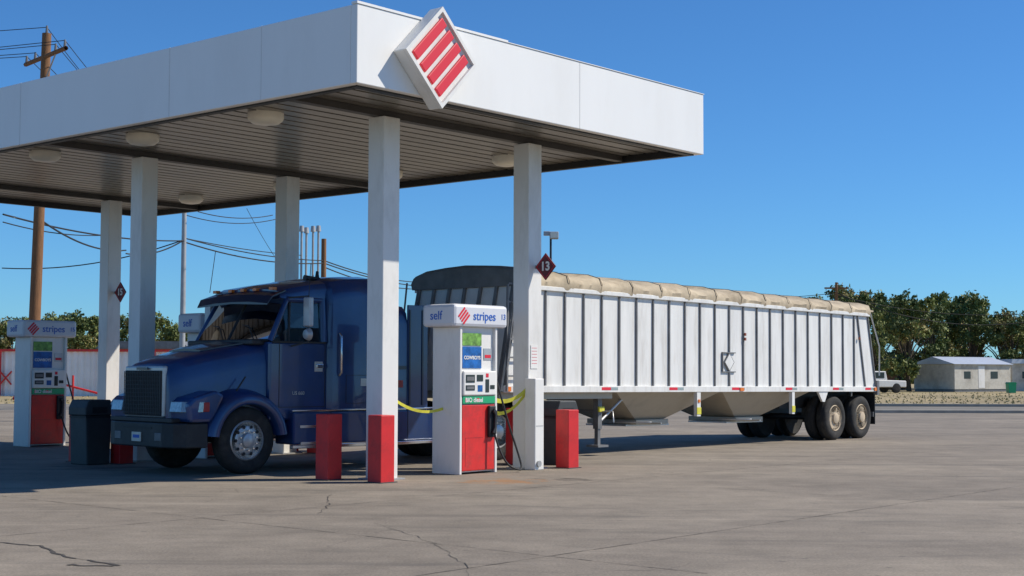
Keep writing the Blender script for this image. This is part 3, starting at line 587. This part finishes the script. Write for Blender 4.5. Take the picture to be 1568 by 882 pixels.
box('lamp_head',e,(-.05,.32),(-.25,.1),(7.05,7.35),'steel',.04); box('lamp_head_b',e,(-.3,-.02),(-.1,.1),(7.2,7.38),'steel',.03); box('lamp_lens',e,(-.02,.29),(-.27,-.252),(7.09,7.31),'lens')
p5=pole('utility_pole',24.6,110,8.4,.14,.1,'wood'); box('crossarm',p5,(-.9,.9),(-.05,.05),(7.9,8.02),'wood')
def wire(a,b,sag,r=.018,nm='power_line'):
    pts=[tuple(Vector(a).lerp(Vector(b),i/14)-Vector((0,0,sag*4*(i/14)*(1-i/14)))) for i in range(15)]
    tube('cable',wr,pts,r,'wire',res=1,smooth=False)
wr=empty('power_lines')
A=(-14.6,44.9); 
for k in (-1.5,-.8,.8,1.5):
    q=(A[0]+d.x*k,A[1]+d.y*k,11.6)
    wire(q,(-45,50+k,13.2),.8,.012); wire(q,(-13.6+k*.2,60,9.6),.3,.012)
wire((A[0],45,12.3),(-45,50,14.2),.8,.012); wire((A[0],45,12.3),(-13.6,60,9.6),.4,.012)
def px2(px,y,D): return ((px-784)/2228*D, D, 1.57+(569.5-y)/2228*D)
for a,b,s,r in [((0,330,46),(280,370,60),.25,.03),((0,342,46),(180,360,55),.2,.02),((60,340,45),(190,385,58),.3,.03),((0,413,60),(280,368,60),.4,.025),
    ((280,366,60),(495,400,70),.2,.025),((280,372,60),(495,404,70),.3,.03),((280,366,60),(460,392,70),.1,.02),((495,400,70),(660,433,95),.3,.03),((495,404,70),(700,440,95),.4,.03),((495,410,70),(680,440,95),.5,.03),
    ((280,330,60),(425,335,70),.3,.02),((300,325,60),(415,330,65),.2,.02),((328,385,80),(320,450,80),0,.02),((375,320,60),(430,410,70),.1,.012),((190,390,58),(280,368,60),.25,.03),
    ((1278,445,110),(1640,478,110),1.6,.03),((1278,450,110),(1640,472,110),.9,.025),((1278,448,110),(900,440,140),.8,.025)]:
    wire(px2(*a),px2(*b),s,r)

# ---------------------------------------------------------------- trees
def treemesh(seed,H=9.0,Rw=4.0,N=8500,leaf=.15,zlow=.2,mats=('leafA','leafB','leafC')):
    rnd=random.Random(seed)
    lobes=[]
    for i in range(24):
        a=rnd.uniform(0,6.28); t=rnd.uniform(zlow,.93); rr=Rw*math.sin(math.pi*min(.97,(t-zlow*.55)/(1.04-zlow*.55)))**.6*rnd.uniform(.2,.85)
        lobes.append((rr*math.cos(a),rr*math.sin(a),t*H,rnd.uniform(.12,.25)*Rw*1.05,rnd.choice([0,0,0,1,1,2]) ))
    vs=[];fs=[];mi=[]
    per=N//len(lobes)
    for lx,ly,lz,lr,lm in lobes:
        clusters=[]
        for c in range(14):
            v=Vector((rnd.gauss(0,1),rnd.gauss(0,1),rnd.gauss(0,1))).normalized()*lr*rnd.uniform(.5,1.2)
            clusters.append(Vector((lx+v.x,ly+v.y,lz+v.z*.75)))
        for k in range(per):
            c=rnd.choice(clusters); s=lr*.24
            p=c+Vector((rnd.gauss(0,s),rnd.gauss(0,s),rnd.gauss(0,s*.8)))
            nrm=Vector((rnd.gauss(0,1),rnd.gauss(0,1),rnd.gauss(0,1)+.6)).normalized(); x=nrm.orthogonal().normalized(); x.rotate(Matrix.Rotation(rnd.uniform(0,6.28),3,nrm)); y=nrm.cross(x)
            l=leaf*rnd.uniform(.6,1.5); o=len(vs)
            vs+=[tuple(p-x*l),tuple(p-y*l*.6),tuple(p+x*l),tuple(p+y*l*.6)]; fs.append((o,o+1,o+2,o+3))
            mi.append(lm if rnd.random()<.7 else rnd.choice([0,1]))
    me=bpy.data.meshes.new('crown'); me.from_pydata(vs,[],fs)
    for q in mats: me.materials.append(M[q])
    for p,i in zip(me.polygons,mi): p.material_index=i
    tv=[];tf=[]
    def limb(a,b,r0,r1,seg=7):
        a=Vector(a);b=Vector(b);dd=(b-a).normalized();x=dd.orthogonal().normalized();y=dd.cross(x);o=len(tv)
        for c,r in ((a,r0),(b,r1)):
            for j in range(seg):
                t=2*math.pi*j/seg; tv.append(tuple(c+(x*math.cos(t)+y*math.sin(t))*r))
        for j in range(seg): tf.append((o+j,o+(j+1)%seg,o+seg+(j+1)%seg,o+seg+j))
    k=(rnd.uniform(-.3,.3),rnd.uniform(-.3,.3),H*.25); limb((0,0,-.1),k,.28,.2)
    for lx,ly,lz,lr,lm in lobes:
        mid=(k[0]+(lx-k[0])*.4,k[1]+(ly-k[1])*.4,k[2]+(lz-k[2])*.55); limb(k,mid,.12,.07); limb(mid,(lx,ly,lz),.07,.02)
    mt=bpy.data.meshes.new('trunk'); mt.from_pydata(tv,[],tf); mt.materials.append(M['bark'])
    return me,mt
TM=[treemesh(s) for s in (1,2,3,4)]
def tree(x,y,s,k,rz=0,sz=1.0):
    e=empty('tree',(x,y,0),rz); e.scale=(s,s,s*sz)
    for m_,nm in zip(TM[k],('crown','trunk')):
        o=bpy.data.objects.new(nm,m_); scene.collection.objects.link(o); o.parent=e
for px,D,top,k,s in [(1300,128,434,0,.9),(1350,140,446,1,.85),(1392,124,450,2,.85),(1440,142,442,3,.95),(1425,134,466,0,.75),(1490,138,446,1,.95),(1535,145,474,2,.85),(1580,140,470,3,.9),(1620,130,480,0,.9),(1255,150,452,1,.8),(1470,150,452,2,.9),(1340,118,475,3,.6),(1550,136,482,0,.8),(1375,150,450,3,.9)]:
    H=1.57+(569.5-top)/2228*D; sc=s*.95
    tree((px-784)/2228*D,D,sc,k,random.uniform(0,6),H/(9.0*sc))
for px,D,top,k,s in [(20,115,488,0,.55),(75,118,482,1,.75),(115,112,482,2,.65),(145,120,490,3,.65),(205,110,484,0,.66),(240,115,481,1,.66),(270,118,497,2,.5),(-30,115,495,2,.7),(45,125,486,3,.7)]:
    H=1.57+(569.5-top)/2228*D; tree((px-784)/2228*D,D,s,k,random.uniform(0,6),H/(9.0*s))
def treeline(name,x0,x1,y,h,N,leaf):
    vs=[];fs=[];mi=[];rnd=random.Random(5)
    for i in range(N):
        x=rnd.uniform(x0,x1); hh=h*(.6+.4*math.sin(x*.13)*math.sin(x*.041+1)+.15*math.sin(x*.7)); z=rnd.uniform(0,1)**.8*max(1,hh)
        p=Vector((x,y+rnd.uniform(-4,4),z)); a=rnd.uniform(0,6.28); l=leaf*rnd.uniform(.6,1.4); xx=Vector((math.cos(a),math.sin(a)*.3,math.sin(a)*.7))*l; yy=Vector((-math.sin(a),.3,math.cos(a)))*l*.7; o=len(vs)
        vs+=[tuple(p-xx),tuple(p-yy),tuple(p+xx),tuple(p+yy)]; fs.append((o,o+1,o+2,o+3)); mi.append(rnd.choice([0,1,1]))
    mobj(name,vs,fs,['leafA','leafB'],None,mi=mi)
treeline('distant_trees',-150,190,210,5.0,24000,.5)
def grass():
    vs=[];fs=[];rnd=random.Random(3)
    for i in range(6000):
        if rnd.random()<.75: x=rnd.uniform(15,75); y=69.5+abs(rnd.gauss(0,26))
        else: x=rnd.uniform(-60,-15); y=69.5+abs(rnd.gauss(0,8))
        h=rnd.uniform(.0,.10); a=rnd.uniform(0,3.14); w=.06; o=len(vs)
        vs+=[(x-w*math.cos(a),y-w*math.sin(a),-.03),(x+w*math.cos(a),y+w*math.sin(a),-.03),(x+rnd.uniform(-.08,.08),y,h)]; fs.append((o,o+1,o+2))
    mobj('dry_grass',vs,fs,'grass')
grass()
# ---------------------------------------------------------------- background buildings
hs=empty('mobile_home',(39.0,126,0),R(33))
box('walls',hs,(-3.6,3.6),(-2.2,2.2),(.2,2.3),'tan'); prism('gable_roof',hs,[(-2.4,2.31),(2.4,2.31),(0,2.95)],-3.8,3.8,'roofb').rotation_euler=(0,0,R(90))
boxes('skirting',hs,[(-3.55,3.55,-2.15,2.15,-.1,.195)],'rib'); boxes('windows',hs,[(-2.4,-1.6,-2.22,-2.203,1.1,1.7),(1.0,1.9,-2.22,-2.203,1.1,1.7)],'screen'); boxes('door',hs,[(-.6,.2,-2.22,-2.203,.3,2.15)],'white')
hs2=empty('mobile_home',(46.5,131,0),R(15)); box('walls',hs2,(-3,3),(-2,2),(-.1,2.4),'tan'); prism('gable_roof',hs2,[(-3.2,2.41),(3.2,2.41),(3.1,2.8),(-3.1,2.8)],-2.2,2.2,'roofb'); boxes('windows',hs2,[(-2,-1,-2.02,-2.003,1.1,1.7)],'screen')
bh=empty('brick_house',(35.6,142,0),0); box('walls',bh,(-2.3,2.3),(-3,3),(-.1,2.6),'brick'); prism('roof',bh,[(-2.6,2.6),(2.6,2.6),(2.2,3.1),(-2.2,3.1)],-3.3,3.3,'rib'); boxes('windows',bh,[(-1.6,-.6,-3.02,-3.003,.9,1.9),(1.2,1.9,-3.02,-3.003,0,2.0)],'screen')
gbn=empty('green_bin',(39.6,115.5,0)); prism('body',gbn,[(-.26,0),(.26,0),(.32,.75),(-.32,.75)],-.35,.35,'green'); prism('lid',gbn,[(-.36,.75),(.36,.75),(.26,.85),(-.26,.85)],-.4,.4,'green')
pk=empty('pickup_truck',(27.9,113,0),R(200))
prism('body',pk,[(-2.6,.45),(-2.6,.95),(-1.0,1.0),(.4,1.02),(2.3,.98),(2.5,.8),(2.5,.45)],-.9,.9,'white',.06)
prism('cabin',pk,[(-.95,1.0),(-.8,1.68),(.55,1.7),(1.15,1.02)],-.8,.8,'white',.05)
boxes('windows',pk,[(-.65,.5,-.815,-.803,1.15,1.6),(-.65,.5,.803,.815,1.15,1.6)],'screen')
for x in (-1.7,1.6):
    for s in (-1,1): lathe('wheel_%d_%d'%(x*10,s),pk,[(0.0,s*.92),(.22,s*.93),(.38,s*.9),(.38,s*.68),(0.0,s*.68)],(x,0,.38),'tire',20)
fe=empty('metal_fence',(0,88,0))
vs=[];fs=[];x=-62;i=0;mi=[]
while x<-16.5:
    yy=(0 if i%2 else .16); vs+=[(x,yy,0),(x,yy,2.7)]; x+=.16 if i%2 else .22; i+=1
for j in range(i-1): fs.append((2*j,2*j+1,2*j+3,2*j+2))
mobj('panels',vs,fs,'fence',fe)
boxes('posts',fe,[(-62+k*3.1,-61.86+k*3.1,-.12,-.02,0,2.75) for k in range(15)],'redp'); box('cap',fe,(-62,-16.5),(-.06,.2),(2.702,2.84),'redp')
pr=empty('pipe_rack',(-23.5,78,0))
for a,b in (((-2.4,0,0),(-2.4,0,1.3)),((0,0,0),(0,0,1.3)),((-2.4,0,1.3),(1.5,0,.3)),((-2.4,0,1.3),(-3.2,0,0))): tube('pipe',pr,[a,b],.06,'redp',smooth=False)
bl=empty('low_building',(-24.3,100,0)); box('walls',bl,(-2.8,2.8),(-4,4),(-.1,3.0),'brick'); prism('roof',bl,[(-3.1,3.0),(3.1,3.0),(2.6,3.5),(-2.6,3.5)],-4.4,4.4,'rib'); boxes('door',bl,[(-1,1,-4.02,-4.003,0,2.1)],'screen')
x_=empty('spray_mark',(0,0,0)); tube('stroke_a',x_,[(-30.9,87.9,.7),(-30.2,87.9,1.5)],.05,'redp',smooth=False); tube('stroke_b',x_,[(-30.9,87.88,1.5),(-30.2,87.88,.7)],.05,'redp',smooth=False)

# ---------------------------------------------------------------- light, sky, camera
sd=(Uv*1.1-Vv*1.0+Vector((0,0,1.47))).normalized()
el=math.asin(sd.z); az=math.atan2(sd.x,sd.y)
s=bpy.data.lights.new('sun','SUN'); s.energy=5.0; s.angle=R(.5); s.color=(1,.93,.82)
so=bpy.data.objects.new('sun',s); scene.collection.objects.link(so); so.rotation_euler=sd.to_track_quat('Z','Y').to_euler(); so.location=(20,0,30)
w=bpy.data.worlds.new('World'); scene.world=w; w.use_nodes=True; nt=w.node_tree
sk=nt.nodes.new('ShaderNodeTexSky'); sk.sky_type='NISHITA'; sk.sun_disc=False; sk.sun_elevation=el; sk.sun_rotation=az; sk.air_density=1.0; sk.dust_density=.2; sk.ozone_density=3.0; sk.altitude=1000
mu=nt.nodes.new('ShaderNodeMix'); mu.data_type='RGBA'; mu.blend_type='MULTIPLY'; mu.inputs['Factor'].default_value=1; mu.inputs['B'].default_value=(.47,.92,1.36,1)
nt.links.new(sk.outputs[0],mu.inputs['A']); nt.links.new(mu.outputs['Result'],nt.nodes['Background'].inputs[0]); nt.nodes['Background'].inputs[1].default_value=.092
cd=bpy.data.cameras.new('camera'); cd.sensor_width=36; cd.lens=2225/1568*36; cd.clip_end=5000
co=bpy.data.objects.new('camera',cd); scene.collection.objects.link(co); scene.camera=co
pitch=math.atan(128/2225)
co.matrix_world=Matrix.Translation((0,0,1.57))@Matrix.Rotation(R(90)+pitch,4,'X')@Matrix.Rotation(.003,4,'Z')
scene.view_settings.view_transform='Standard'; scene.view_settings.look='None'; scene.view_settings.exposure=0
